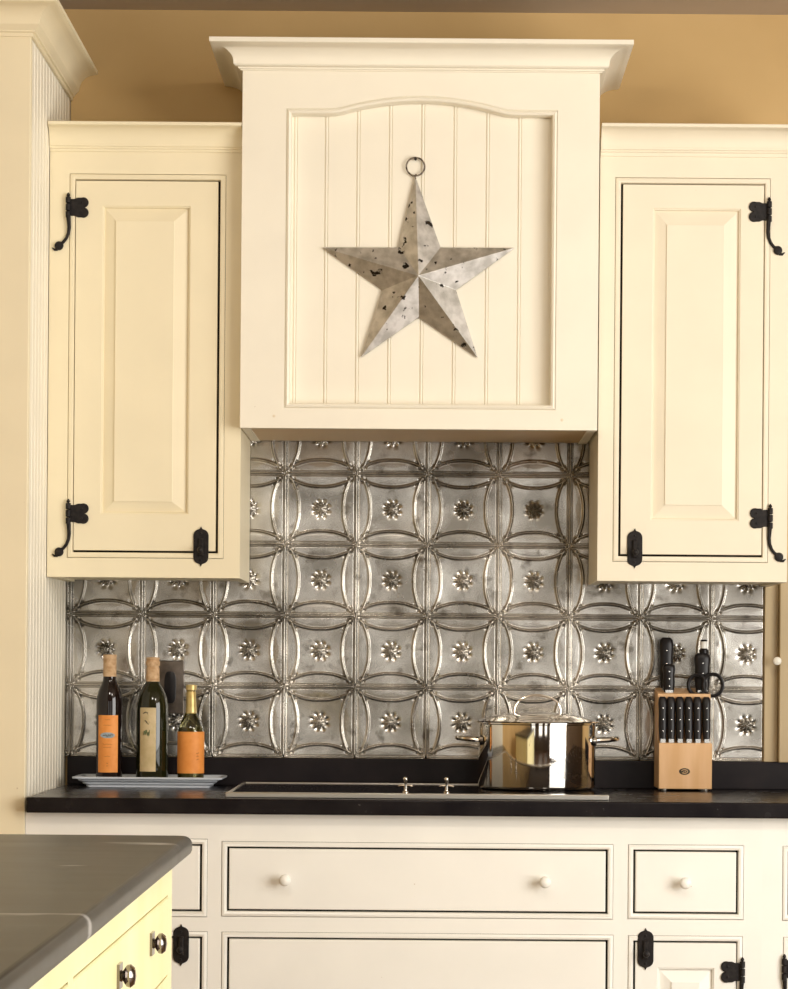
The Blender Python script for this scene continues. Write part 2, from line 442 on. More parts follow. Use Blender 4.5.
upper_cabinet('wall_cabinet', 'cream wall cabinet left of the range hood, beside the tall cupboard', (Lx0,Lx1,Lz0,Lz1), D, O, I,
              P(201, 546.5, CABD), [P(69, 207.5, CABD), P(69, 513.5, CABD)], 1, CREAM_LEFT, cp)
# right
Rx0, Rx1 = P(597.8, 500, CABD)[0], P(788.3, 400, CABD)[0]
Rz0 = P(690, 581.5, CABD)[1]; Rz1 = P(690, 138, CABD)[1]
D = PR(622, 185, 762.8, 554.5, CABD); O = PR(651.7, 208.5, 739.7, 520.5, CABD); I = PR(666, 225, 723, 505, CABD)
zt = P(690, 123.5, tipd)[1]; zbm = P(690, 157, CABD)[1]
cp = ([(Rx0+.0006,-CABD),(Rx1,-CABD),(Rx1,-.001)], small_crown(zt, zbm, .040))
upper_cabinet('wall_cabinet', 'cream wall cabinet right of the range hood, at the edge of the photo', (Rx0,Rx1,Rz0,Rz1), D, O, I,
              P(634.7, 548.5, CABD), [P(768.5, 212, CABD), P(769.5, 518.5, CABD)], -1, CREAM, cp)

# ------------------------------------------------------------------ range hood
def hood():
    yf = -HOODD
    x0 = P(241.4, 250, HOODD)[0]; x1 = P(598.6, 250, HOODD)[0]
    z0 = P(420, 429, HOODD)[1]; z1 = P(420, 52, HOODD)[1]
    t = thing('range_hood', 'tall ivory wooden range hood with beadboard panel and crown top', 'range hood', ((x0+x1)/2, -HOODD/2, z0))
    # body above and in front of the cabinets; sits between them
    b = MB()
    zb = z0+.0005
    b.box(x0+.0015, x0+.019, yf+.02, -.0200, zb, z1); b.box(x1-.019, x1-.0015, yf+.02, -.0200, zb, z1)
    b.box(x0+.019, x1-.019, yf+.02, -.0200, z1-.018, z1)
    b.build('body', CREAM_HOOD, t)
    # underside: rim and recessed liner
    u = MB().plate((0,1,0,1), [], 0, 0) if False else MB()
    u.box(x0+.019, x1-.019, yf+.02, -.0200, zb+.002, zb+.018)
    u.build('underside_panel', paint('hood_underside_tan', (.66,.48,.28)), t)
    # opening
    ax0, ax1 = P(290.5, 250, HOODD)[0], P(551.5, 250, HOODD)[0]
    az0 = P(420, 404, HOODD)[1]; zs = P(420, 114.5, HOODD)[1]; zp = P(420, 101.2, HOODD)[1]
    sl, sr = P(326, 114, HOODD)[0], P(517, 114, HOODD)[0]
    top = []
    n = 40
    for k in range(n+1):
        q = k/n; x = sr+(sl-sr)*q
        w = abs(2*q-1)                      # 1 at the ends, 0 in the middle
        # low ogee ends running into one long arc
        if w > .86: e = (1-w)/.14; z = .077*e*e
        else: e = w/.86; z = 1-(1-.077)*e*e
        top.append((x, zs+(zp-zs)*z))
    cont = [(ax0,az0),(ax1,az0),(ax1,zs)] + top + [(ax0,zs)]
    b = MB()
    # face: stiles, bottom rail, shaped top rail
    q = [(x0,yf,z0),(x1,yf,z0),(x1,yf,az0),(x0,yf,az0)]
    def quad(a, c, e, g): b.add([(a,yf,c),(e,yf,c),(e,yf,g),(a,yf,g)], [(0,1,2,3)])
    ww = .0105
    ins = lambda: None
    X0, X1, Z0 = ax0-ww, ax1+ww, az0-ww
    quad(x0, z0, x1, Z0); quad(x0, Z0, X0, z1); quad(X1, Z0, x1, z1)
    up = [(X1,zs+ww)] + [(x, z+ww) for x, z in top] + [(X0,zs+ww)]
    for (xa, za), (xb, zb_) in zip(up, up[1:]):
        b.add([(xb,yf,zb_),(xa,yf,za),(xa,yf,z1),(xb,yf,z1)], [(0,1,2,3)])
    # outer edge and bead
    b.rect((x0,x1,z0,z1), [(0,yf+.02),(0,yf)])
    b.rect((x0+.0,x1,z0,z1), [(0,yf+.0195),(-.02,yf+.0195)])
    b.contour(cont, [(0,yf+.034),(0,yf+.004),(.0012,yf+.0004),(.0050,yf-.0018),(.0086,yf+.0002),(.0096,yf+.0030),(.0105,yf+.0030),(.0105,yf)])
    b.build('face_frame', CREAM_HOOD, t, angle=30)
    # beadboard
    y = yf+.030; b = MB(); pts = []
    gx = [P(p, 250, HOODD)[0] for p in (285, 294.3, 325.3, 357.2, 389.5, 422, 454.5, 487.2, 519.5, 552)]
    xa = ax0-.006; prof = [(xa, y)]
    for g in gx[1:-1]:
        prof += [(g-.0040,y),(g-.0030,y+.0020),(g-.0020,y+.0001)]
        prof += [(g-.001,y-.0008),(g+.001,y-.0008)]
        prof += [(g+.0020,y+.0001),(g+.0030,y+.0020),(g+.0040,y)]
    prof.append((ax1+.006, y))
    za, zz = az0-.006, zp+.010
    b.rings([[(px, py, za) for px, py in prof]+[(prof[-1][0], y+.008, za),(prof[0][0], y+.008, za)],
             [(px, py, zz) for px, py in prof]+[(prof[-1][0], y+.008, zz),(prof[0][0], y+.008, zz)]], True, True, True)
    b.build('beadboard_panel', CREAM_HOOD, t, angle=20)
    # crown on three sides
    pr = .0625; td = HOODD+pr
    zt = P(421, 38.0, td)[1]; zbm = P(421, 72, HOODD)[1]
    h = zt-zbm
    p = [(0,zt),(pr,zt),(pr+.0008,zt-.001),(pr+.0008,zt-.009),(pr-.004,zt-.011)]
    for k in range(1, 11):
        a = k/10*PI/2
        p.append((pr-.004-(pr-.022)*math.sin(a), zt-.011-h*.50*(1-math.cos(a))))
    zc = zt-.011-h*.50
    for k in range(1, 6):
        a = k/5*PI/2
        p.append((.018-.008*(1-math.cos(a)), zc-.0035-.006*math.sin(a)))
    p += [(.0085,zc-.0105),(.0085,zc-.013),(.0045,zc-.0145),(.0045,zbm),(0,zbm)]
    c = MB().moulding([(x0,-.001),(x0,yf),(x1,yf),(x1,-.001)], p)
    c.build('crown_moulding', CREAM_HOOD, t, angle=28)
    for px, py in ((274, 416), (562, 420)):
        X, Z = P(px, py, HOODD)
        MB().lathe([(.0032,.001),(.0030,-.0005),(.0008,-.0008)], (X, yf, Z), 12, 'y').build('screw_plug', PLUG, t)
    return y
YPANEL = hood()

# ------------------------------------------------------------------ barn star
def star():
    d0 = -YPANEL+.003; d1 = -YPANEL+.046
    tips = [(415.5,177),(322.5,247.5),(361,357.5),(477.5,357.5),(514.5,248)]
    inn = [(398.5,247.5),(383,290),(419,317),(456,290),(440.5,247.5)]
    c = P(418.5, 275.5, d1)
    t = thing('barn_star', 'galvanised five-pointed metal star hanging on the range hood', 'star', (c[0], YPANEL-.001, c[1]))
    b = MB()
    rim = []
    for k in range(5):
        rim.append(P(*tips[k], d0+.004)); rim.append(P(*inn[k], d0+.004))
    n = 10
    vs = [(x, -(d0), z) for x, z in rim]           # back edge
    vs += [(x, -(d0+.005), z) for x, z in rim]     # folded lip
    vs += [(c[0], -d1, c[1])]
    fs = []
    for k in range(n):
        j = (k+1) % n
        fs.append((k, j, n+j, n+k)); fs.append((n+k, n+j, 2*n))
    b.add(vs, fs)
    o = b.build('star_body', GALV, t, flat=True)
    md = o.modifiers.new('sheet', 'SOLIDIFY'); md.thickness = .0012; md.offset = -1
    md = o.modifiers.new('edge', 'BEVEL'); md.width = .0012; md.segments = 1; md.limit_method = 'ANGLE'; md.angle_limit = math.radians(12)
    cx, cz = P(415.5, 167, d0)
    r = .0185
    ring = [(cx+r*math.cos(a), -(d0+.004), cz+r*math.sin(a)) for a in np.linspace(0, 2*PI, 33)[:-1]]
    MB().tube(ring, .0017, 8, closed=True).build('hanging_ring', RUST, t)
    tx, tz = P(415.5, 178, d0)
    MB().tube([(tx,-(d0+.003),tz-.006),(tx,-(d0+.006),tz+.001),(tx+.001,-(d0+.005),tz+.006),(tx,-(d0+.002),tz+.002)], .0016, 8).build('wire_loop', RUST, t)
    nb = MB().lathe([(.0016,0),(.0016,-.010),(.0030,-.0105),(.0030,-.012)], (cx, YPANEL+.0005, cz+r-.0035), 10, 'y')
    nb.build('nail', IRON, t)
star()

# ------------------------------------------------------------------ tall cupboard at the left
def tall():
    yf = -BASED; xr = X_TALL; xl = -1.38
    zt = P(40, -1, BASED+.05)[1]+.004
    zc = P(20, 37, BASED)[1]
    t = thing('tall_cupboard', 'tall cream cupboard with beadboard side and crown at the left edge', 'cupboard', ((xl+xr)/2, yf/2, 0))
    MB().box(xl, xr-.012, yf+.02, -.001, .0, zt-.012).build('body', CREAM_LEFT, t)
    MB().box(xl, xr, yf, yf+.02, .0, zt-.012).build('front_panel', CREAM_LEFT, t, bevel=.0015)
    # beadboard side facing +X
    b = MB(); prof = []; y = yf+.0205
    while y < -.03:
        prof += [(xr-.001, y), (xr-.001, y+.034), (xr-.0035, y+.0355), (xr-.001, y+.037), (xr, y+.0385), (xr-.001, y+.040), (xr-.0035, y+.0415)]
        y += .043
    prof = [(max(xr-.004, x), min(y, -.001)) for x, y in prof] + [(xr-.001, -.001), (xr-.012, -.001), (xr-.012, yf+.0205)]
    b.rings([[(x, y, .0) for x, y in prof], [(x, y, zt-.012) for x, y in prof]], True, True, True)
    b.build('beadboard_side', CREAM_HOOD, t, angle=20)
    pr = .056; h = zt-zc
    p = [(0,zt),(pr,zt),(pr+.0008,zt-.001),(pr+.0008,zt-.009),(pr-.004,zt-.011)]
    for k in range(1, 11):
        a = k/10*PI/2
        p.append((pr-.004-(pr-.022)*math.sin(a), zt-.011-h*.50*(1-math.cos(a))))
    z_ = zt-.011-h*.50
    p += [(.016,z_-.003),(.010,z_-.008),(.0085,z_-.0105),(.0085,z_-.013),(.0045,z_-.0145),(.0045,zc),(0,zc)]
    MB().moulding([(xl,yf),(xr+.0002,yf),(xr+.0002,-.001)], p).build('crown_moulding', CREAM_LEFT, t, angle=28)
tall()

# ------------------------------------------------------------------ worktop run
ZC = .914
xw0, xw1 = X_TALL+.006, 1.30
t = thing('worktop', 'long black stone worktop with low upstand under the tin', 'worktop', ((xw0+xw1)/2, -.32, ZC-.030))
cx0, cx1 = P(225.5, 797, .595)[0], P(609, 797, .595)[0]
MB().box(xw0, xw1, -CNTD, -.001, ZC-.030, ZC).build('slab', STONE, t, bevel=.003)
MB().box(xw0, xw1, -.021, -.001, ZC, ZJ-.001).build('upstand', STRIP, t, bevel=.0015)

# cooktop
t = thing('cooktop', 'black glass cooktop with thin steel rim set in the worktop', 'cooktop', ((cx0+cx1)/2, -.33, ZC))
MB().box(cx0+.006, cx1, -.578, -.068, ZC+.0006, ZC+.0075).build('glass_top', GLASS_BLACK, t, bevel=.001)
b = MB()
b.box(cx0, cx1, -.595, -.578, ZC+.0004, ZC+.0105)
b.box(cx0, cx1, -.068, -.062, ZC+.0004, ZC+.0095)
b.box(cx0, cx0+.006, -.578, -.068, ZC+.0004, ZC+.0095)
b.build('steel_rim', STEEL, t, bevel=.0012)
for px, py in ((405.5, 791.5), (446.5, 792.5)):
    kd = .50; X = P(px, py, kd)[0]; zz = ZC+.0075
    b = MB().lathe([(.0062,0),(.0062,.003),(.0036,.005),(.0030,.022),(.0042,.024),(.0042,.029),(.002,.031)], (X, -kd, zz), 16)
    b.tube([(X-.014,-kd,zz+.013),(X-.009,-kd,zz+.0145),(X+.009,-kd,zz+.0145),(X+.014,-kd,zz+.013)], [.0018,.0026,.0026,.0018], 8)
    b.tube([(X-.004,-kd-.002,zz+.027),(X-.001,-kd-.001,zz+.030),(X+.001,-kd,zz+.028)], .002, 8)
    b.build('control_knob', CHROME, t)

# stock pot
def pot():
    d = .245; X = P(537, 760, d)[0]; z = ZC+.0078
    R = .1205; H = .136
    t = thing('stock_pot', 'polished steel stock pot with lid standing on the cooktop', 'pot', (X, -d, z))
    b = MB().lathe([(.02,.0),(R-.006,.0),(R-.0015,.002),(R,.007),(R,H-.004),(R+.0035,H-.002),(R+.0035,H),(R+.001,H+.001),(R-.004,H)], (X,-d,z), 72)
    b.build('pot_body', CHROME, t, angle=50)
    lid = MB().lathe([(R-.006,H-.002),(R+.0080,H+.0012),(R+.0085,H+.0032),(R+.001,H+.0046),(R*.90,H+.0085),(R*.72,H+.0145),(R*.5,H+.0185),(R*.25,H+.0205),(.006,H+.021)], (X,-d,z), 64)
    lo = lid.build('lid', CHROME, t, angle=50)
    zl = z+H+.017
    path = []
    for k in range(19):
        a = PI*k/18
        path.append((X-.048*math.cos(a), -d, zl+.002+.037*math.sin(a)**.8))
    h = MB().tube([(X-.058,-d,zl-.003),(X-.052,-d,zl-.001)]+path+[(X+.052,-d,zl-.001),(X+.058,-d,zl-.003)], .0021, 10)
    h.lathe([(.010,-.004),(.010,.001),(.003,.002)], (X-.055,-d,zl), 14); h.lathe([(.010,-.004),(.010,.001),(.003,.002)], (X+.055,-d,zl), 14)
    h.build('lid_handle', CHROME, lo)
    for s in (-1, 1):
        g = MB(); zh = z+H-.036; L = .046
        pts = []
        for k in range(15):
            a = -PI/2+PI*k/14
            pts.append((X+s*(R-.002+L*math.cos(a)**.6), -d+.036*math.sin(a), zh+.004*math.cos(a)))
        g.tube(pts, .0050, 10)
        for yy in (-.036, .036):
            g.lathe([(.011,-.003),(.011,.003),(.006,.005)] if s > 0 else [(.006,-.005),(.011,-.003),(.011,.003)], (X+s*(math.sqrt(R*R-.036**2)+.001), -d+yy, zh), 14, 'x')
        g.build('side_handle', CHROME, t)
pot()

# ------------------------------------------------------------------ tray and bottles
def tray():
    d = .108; X = P(150.5, 780, d)[0]; z = ZC
    hw, hd = .156, .082
    def rr(hw, hd, r, z, n=6):
        out = []
        for cx, cy, a0 in ((hw-r, -hd+r, -PI/2), (hw-r, hd-r, 0), (-hw+r, hd-r, PI/2), (-hw+r, -hd+r, PI)):
            for k in range(n+1):
                a = a0+PI/2*k/n; out.append((X+cx+r*math.cos(a), -d+cy+r*math.sin(a), z))
        return out
    b = MB()
    rs = [rr(hw-.030, hd-.024, .010, z+.0005), rr(hw-.027, hd-.021, .012, z+.0005), rr(hw-.026, hd-.020, .012, z+.0045), rr(hw-.020, hd-.016, .013, z+.0075),
          rr(hw-.019, hd-.015, .013, z+.0105), rr(hw-.011, hd-.009, .014, z+.0140), rr(hw-.010, hd-.008, .014, z+.0165), rr(hw, hd, .012, z+.0185), rr(hw+.0008, hd+.0008, .012, z+.0215),
          rr(hw-.001, hd-.001, .012, z+.0225), rr(hw-.010, hd-.008, .012, z+.0200), rr(hw-.018, hd-.015, .012, z+.012), rr(hw-.026, hd-.020, .012, z+.0075), rr(hw-.032, hd-.026, .012, z+.0065)]
    b.rings(rs, True, True, True)
    o = b.build('serving_tray', PORC, angle=30)
    tag(o, 'white rectangular stepped tray under the three bottles', 'tray')
    return z+.0066
ZT = tray()
def squiggle(b, X, y, Z, w, h, n=9, seed=0, r=.0005):
    rs = random.Random(seed)
    b.tube([(X-w/2+w*k/n, y, Z+rs.uniform(-h, h)/2) for k in range(n+1)], r, 5, flat=(0,1,0))
def arc_label(b, X, Y, r, a0, a1, z0, z1, n=20):
    """thin paper wrapped on the glass"""
    pr = [(r, z0), (r+.0004, z0), (r+.0004, z1), (r, z1)]
    rs = []
    for k in range(n+1):
        a = a0+(a1-a0)*k/n
        rs.append([(X+q*math.sin(a), Y-q*math.cos(a), z) for q, z in pr])
    b.rings(rs, True, True, True)
def bottle(kind, px, d, top, r, label):
    X = P(px, 740, d)[0]; Y = -d; z = ZT; H = P(px, top, d)[1]-z
    ht = lambda py: P(px, py, d)[1]-z
    t = thing('bottle', label, 'bottle', (X, Y, z))
    if kind == 1:
        prof = [(.006,.002),(r-.004,.0),(r-.0008,.003),(r,.007),(r,ht(703)),(r*.96,ht(697)),(r*.82,ht(690)),(r*.62,ht(684)),(r*.50,ht(680)),(.0135,ht(674)),(.0132,ht(661)),(.0120,ht(660))]
        MB().lathe(prof, (X,Y,z), 40).build('glass', GL_DARK, t, angle=60)
        MB().lathe([(.0139,ht(676.5)),(.0139,ht(657)),(.0146,ht(656.5)),(.0146,ht(655)),(.0125,ht(654.5)),(.003,ht(654.3))], (X,Y,z), 28).build('capsule', CORK, t)
        lb = MB(); arc_label(lb, X, Y, r+.0002, math.radians(-48), math.radians(46), z+ht(772), z+ht(715))
        lo = lb.build('front_label', ORANGE, t, angle=60)
        yy = Y-r-.0007; Zm = z+ht(735)
        e = MB()
        e.contour([(X-.0006+.0150*math.cos(a), Zm+.0062*math.sin(a)) for a in np.linspace(0, 2*PI, 33)[:-1]], [(0, yy+.0045),(0, yy+.0002),(-.001, yy)], True, True)
        e.build('oval_print', GREYP, lo)
        e = MB()
        squiggle(e, X, yy-.0004, Zm, .021, .006, 12, 3, .0006)
        e.build('script_print', INK, lo)
        for k, (py, w) in enumerate(((719.5,.009),(725,.016),(744,.020),(747,.016),(756,.012),(763,.003),(765.5,.003))):
            e = MB(); squiggle(e, X-.001, yy+.0001, z+ht(py), w, .0022, 12, k, .0004)
            e.build('print_line', INKO, lo)
    if kind == 2:
        prof = [(.006,.002),(r-.004,.0),(r-.0008,.003),(r,.007),(r,ht(712)),(r*.975,ht(704)),(r*.87,ht(696)),(r*.68,ht(689)),(r*.50,ht(684.5)),(.0138,ht(681)),(.0128,ht(663)),(.0115,ht(660))]
        MB().lathe(prof, (X,Y,z), 40).build('glass', GL_GREEN, t, angle=60)
        MB().lathe([(.0143,ht(681.5)),(.0140,ht(668)),(.0130,ht(666.5)),(.0150,ht(665)),(.0150,ht(661.5)),(.0132,ht(660.5)),(.0146,ht(659)),(.0146,ht(657.5)),(.003,ht(657))], (X,Y,z), 28).build('capsule', CORK, t)
        lb = MB(); arc_label(lb, X, Y, r+.0002, math.radians(-42), math.radians(18), z+ht(771), z+ht(707.5))
        lo = lb.build('front_label', BEIGE, t, angle=60)
        yy = Y-r-.0004
        e = MB()
        squiggle(e, X-.009, yy+.0012, z+ht(714), .014, .011, 8, 5, .0010); e.build('script_print', INK, lo)
        e = MB(); squiggle(e, X-.007, yy+.0008, z+ht(722), .012, .010, 6, 6, .0010); e.build('script_print', INK, lo)
        e = MB(); squiggle(e, X-.0085, yy+.0008, z+ht(732), .012, .016, 14, 21, .0014); e.build('emblem_print', OLIVE, lo)
    if kind == 3:
        prof = [(.006,.002),(r-.004,.0),(r-.0008,.003),(r,.007),(r,ht(733)),(r*.95,ht(728)),(r*.78,ht(722)),(r*.55,ht(716)),(.0112,ht(712)),(.0098,ht(700)),(.0095,ht(688))]
        g = MB().lathe(prof, (X,Y,z), 40).build('glass', GL_OLIVE, t, angle=60)
        MB().lathe([(.004,.004),(r-.003,.004),(r-.003,ht(735)),(r*.80,ht(727.5)),(.004,ht(727))], (X,Y,z), 36).build('liquid', OIL, g, angle=60)
        MB().lathe([(.0120,ht(713.5)),(.0104,ht(700)),(.0100,ht(692)),(.0090,ht(691)),(.0112,ht(690)),(.0112,ht(685)),(.003,ht(684.4))], (X,Y,z), 28).build('capsule', GOLDF, t)
        lb = MB(); arc_label(lb, X, Y, r+.0002, math.radians(-88), math.radians(88), z+ht(773), z+ht(731.5), 30)
        lo = lb.build('front_label', ORANGE, t, angle=60)
        a = math.radians(32)
        for k in range(3):
            e = MB(); squiggle(e, X+.0155, Y-r*math.cos(a)-.0009, z+ht(753+k*3), .007, .003, 5, 40+k, .0006)
            e.build('print_line', INKO, lo)
bottle(1, 109.3, .112, 655, .0275, 'slim dark bottle with orange label and grey oval, leftmost on the tray')
bottle(2, 152.3, .108, 657, .0340, 'dark green bottle with narrow beige label in the middle of the tray')
bottle(3, 190.9, .116, 684, .0278, 'short olive bottle with gold neck and orange label on the tray')

# outlet plate behind the bottles
R = PR(156.5, 660.5, 184, 714, .02)
t = thing('outlet_plate', 'dark metal outlet cover plate on the tin behind the bottles', 'outlet', ((R[0]+R[1])/2, -.012, R[2]))
MB().rect(R, [(0,-.009),(0,-.017),(-.002,-.020),(-.006,-.0212)], True, True).build('cover_plate', PEWTER, t)
b = MB(); cx, cz = (R[0]+R[1])/2, (R[2]+R[3])/2
b.contour([(cx+.0125*math.copysign(abs(math.cos(a))**.6, math.cos(a)), cz+.034*math.copysign(abs(math.sin(a))**.6, math.sin(a))) for a in np.linspace(0, 2*PI, 37)[:-1]], [(0,-.020),(0,-.023),(-.001,-.0235)], True, True)
b.build('receptacle', BLACKP, t)

# ------------------------------------------------------------------ knife block
def knife_block():
    d0, d1 = .150, .030
    xa, xb = P(658.7, 770, d0)[0], P(712, 770, d0)[0]
    X = (xa+xb)/2; z = ZC
    zl = P(685, 743, d0)[1]; zh = P(685, 688, .085)[1]
    dm = .112
    t = thing('knife_block', 'beech two-step knife block on the worktop right of the pot', 'knife block', (X, -(d0+d1)/2, z))
    b = MB()
    side = [(-d0, z+.005), (-d1, z+.005), (-d1, zh), (-dm+.002, zh-.012), (-dm, zl), (-d0, zl)]
    b.rings([[(xa, y, q) for y, q in side], [(xb, y, q) for y, q in side]], True, True, True)
    b.build('block_body', WOOD, t, bevel=.0015)
    for sx in (xa+.013, xb-.013):
        for yy in (-d0+.012, -d1-.012):
            MB().lathe([(.0055,0),(.006,.001),(.006,.0055)], (sx, yy, z), 14).build('foot', STEEL, t)
    lx, lz = P(684.5, 771.5, d0)
    b = MB().contour([(lx+.0115*math.cos(a), lz+.0070*math.sin(a)) for a in np.linspace(0, 2*PI, 33)[:-1]], [(0,-d0+.0005),(0,-d0-.0006),(-.0006,-d0-.0009)], True, True)
    lo = b.build('logo_badge', INK, t)
    b = MB().tube([(lx-.0065*math.cos(a), -d0-.0010, lz+.0040*math.sin(a)) for a in np.linspace(.2, 2*PI-.6, 20)], .0007, 6, flat=(0,1,0))
    b.tube([(lx-.002,-d0-.001,lz-.0025),(lx-.001,-d0-.001,lz+.002),(lx+.001,-d0-.001,lz-.002),(lx+.003,-d0-.001,lz+.0025)], .0006, 6, flat=(0,1,0))
    b.build('logo_mark', WOOD, lo)
    # steak knives in the lower step
    ys = -(d0+dm)/2
    def knife(name, label, cat, group, hx, hy, hz, L, wd, th, lean=.06, blade=.05):
        k = thing(name, label, cat, (hx, hy, hz), group)
        def st(t_): return Vector((hx, hy+lean*t_*L, hz+t_*L))
        hb = MB(); rs = []
        for q, w_, h_ in ((0,.80,.9),(.08,.85,.95),(.35,1.0,1.0),(.6,.92,1.0),(.85,1.05,1.05),(.95,.95,.95),(1.0,.6,.7)):
            c = st(.03+q*.97)
            rs.append([(c.x+wd/2*w_*math.copysign(abs(math.cos(a))**.7, math.cos(a)), c.y+th/2*h_*math.copysign(abs(math.sin(a))**.7, math.sin(a)), c.z) for a in np.linspace(0, 2*PI, 17)[:-1]])
        hb.rings(rs, True, True, True)
        h_o = hb.build('handle', BLACKP, k, angle=50)
        for q in (.25, .5, .75):
            c = st(q); MB().lathe([(.0013,0),(.0012,-.0006),(.0004,-.0009)], (c.x, c.y-th/2, c.z), 8, 'y').build('rivet', BLADE, h_o)
        bl = MB().box(hx-wd*.30, hx+wd*.30, hy-th*.62, hy+th*.3, hz-.0008, hz+.0075)
        bl.box(hx-wd*.12, hx+wd*.12, hy-.006, hy+.006, hz-blade, hz)
        bl.build('blade', BLADE, k)
        return k
    ord_ = ['first', 'second', 'third', 'fourth', 'fifth', 'sixth']
    proto = None
    for i, px in enumerate((662.9, 671.2, 680, 689, 697.8, 706.8)):
        hx = P(px, 720, -ys)[0]
        lab = ('black-handled steak knife in the lower row of the block, ' +
               ('leftmost of six' if i == 0 else 'rightmost of six' if i == 5 else ord_[i]+' of six from the left'))
        if proto is None: proto = knife('steak_knife', lab, 'knife', 'steak knives in the block', hx, ys, zl+.0005, .096, .0176, .016, .14)
        else:
            c = copy_thing(proto, (hx, ys, zl+.0005)); c['label'] = lab
    # big handles in the upper step
    zu = zh-.006
    g = 'large knives in the block'
    for px, yy, top, wd, lab in ((666.5, -.052, 637.5, .030, 'tall black knife handle at the back left of the block'),
                                 (669, -.086, 664, .026, 'shorter black knife handle in front at the left of the block'),
                                 (702.5, -.086, 653, .034, 'thick black knife handle in front at the right of the block')):
        X_, Z_ = P(px, top, -yy); z_s = zh-.002-(.010 if yy < -.07 else .002)
        knife('kitchen_knife', lab, 'knife', g, X_, yy, z_s, Z_-z_s, wd, .018, .02, .08)
    # sharpening steel with pale cap
    X_, Z_ = P(704, 640, .052); zb = zh-.003
    k = thing('sharpening_steel', 'sharpening steel with black handle and pale cap in the block', 'sharpening steel', (X_, -.052, zb))
    hh = Z_-zb
    MB().lathe([(.008,0),(.0095,.006),(.0078,.012),(.0088,hh*.5),(.0100,hh*.8),(.0095,hh-.022),(.0078,hh-.018)], (X_,-.052,zb), 20).build('handle', BLACKP, k, angle=60)
    MB().lathe([(.0078,hh-.018),(.0084,hh-.014),(.0080,hh-.004),(.0072,hh-.003)], (X_,-.052,zb), 20).build('pale_cap', mat('pale_metal_cap', (.85,.83,.76), .3), k, angle=60)
    MB().lathe([(.0074,hh-.003),(.0066,hh),(.003,hh+.001)], (X_,-.052,zb), 20).build('end_button', BLACKP, k, angle=60)
    MB().lathe([(.003,-.08),(.003,.001)], (X_,-.052,zb), 12).build('rod', BLADE, k)
    # kitchen shears
    y_ = -.1045; z_ = zh-.012
    X_, Z_ = P(704.5, 685, -y_)
    k = thing('kitchen_shears', 'black-handled kitchen shears with two round loops in the block', 'scissors', (X_, y_, z_))
    for s, rr_ in ((-1, .0185), (1, .0205)):
        cxp = P(697 if s < 0 else 713, 685, -y_)[0]; cz_ = P(704, 685, -y_)[1]
        b = MB()
        ring = [(cxp+rr_*math.cos(a), y_, cz_+rr_*1.12*math.sin(a)) for a in np.linspace(0, 2*PI, 29)[:-1]]
        b.tube(ring, .0040, 8, closed=True)
        b.tube([(cxp-s*rr_*.75, y_, cz_-rr_*.8), (X_+s*.003, y_, z_+.001), (X_+s*.003, y_, z_-.006)], .0036, 8)
        b.build('handle_loop', BLACKP, k)
    MB().box(X_-.006, X_+.006, y_-.0012, y_+.0012, z_-.06, z_).build('blades', BLADE, k)
    if True:
        X2, Z2 = P(713.5, 682, -y_)
        MB().tube([(X2-.006,y_-.001,Z2-.006),(X2+.002,y_-.001,Z2+.004),(X2+.009,y_-.001,Z2+.008)], .0016, 8).build('notch_bar', BLADE, k)
knife_block()

# ------------------------------------------------------------------ base cabinets
def knob(parent, px, py, yf, m):
    X, Z = P(px, py, -yf+.012)
    MB().lathe([(.0075,0),(.0060,-.003),(.0050,-.010),(.0085,-.015),(.0115,-.020),(.0112,-.025),(.0070,-.0285),(.001,-.0295)], (X, yf, Z), 24, 'y').build('knob', m, parent, angle=60)
def base_unit(label, X0, X1, fronts, name='base_cabinet', m=CREAM_BASE_LIT):
    yf = -BASED; z0, z1 = .10, ZC-.031
    t = thing(name, label, 'cabinet', ((X0+X1)/2, yf/2, 0), 'painted base cabinets')
    MB().box(X0, X1, yf+.034, -.002, z0, z1-.001).build('body', GAP_SHADE, t)
    MB().box(X0, X1, yf+.07, -.002, .0, z0).build('toe_kick', GAP_SHADE, t)
    G = []
    for kind, D, extra in fronts:
        gl, gr = extra.get('gap', (.0045, .0045))
        G.append((D[0]-gl, D[1]+gr, D[2]-.0042, D[3]+.0036))
    face_frame((X0, X1, z0, z1), G, yf, t, m, .0105)
    for kind, D, extra in fronts:
        if kind == 'panel':
            x0, x1, zz0, zz1 = D
            O = (x0+.042, x1-.042, zz0+.055, zz1-.048); I = (O[0]+.028, O[1]-.028, O[2]+.028, O[3]-.028)
            f = raised_door(D, O, I, yf, m, t)
        else:
            f = slab(kind, D, yf, m, t)
        for kp in extra.get('knobs', ()): knob(f, kp[0], kp[1], yf, m)
        for lp in extra.get('latch', ()):
            X, Z = P(*lp, BASED); latch(X, Z, yf, f)
        for hx, hy, s in extra.get('hinge', ()):
            X, Z = P(hx, hy, BASED); hinge(X, Z, s, yf, t)
    return t
def DR(x0, y0, x1, y1): return PR(x0, y0, x1, y1, BASED)
def down(R, z): return (R[0], R[1], z, R[3])
s01 = P(209, 880, BASED)[0]; s12 = P(621.5, 880, BASED)[0]; s23 = P(762, 890, BASED)[0]
base_unit('ivory base cabinet left of the wide drawers, partly behind the island', X_TALL+.001, s01, [
    ('drawer', DR(52, 845.5, 199.5, 909), {}),
    ('door', down(DR(52, 938, 199.5, 980), .135), {'latch': [(181, 945)], 'gap': (.002, .0045)})])
base_unit('ivory base cabinet with wide two-knob drawer under the cooktop', s01, s12, [
    ('drawer', DR(229, 850, 605.5, 910.5), {'knobs': [(285, 880), (545, 882)]}),
    ('drawer', down(DR(229, 940.5, 605.5, 980), .135), {})])
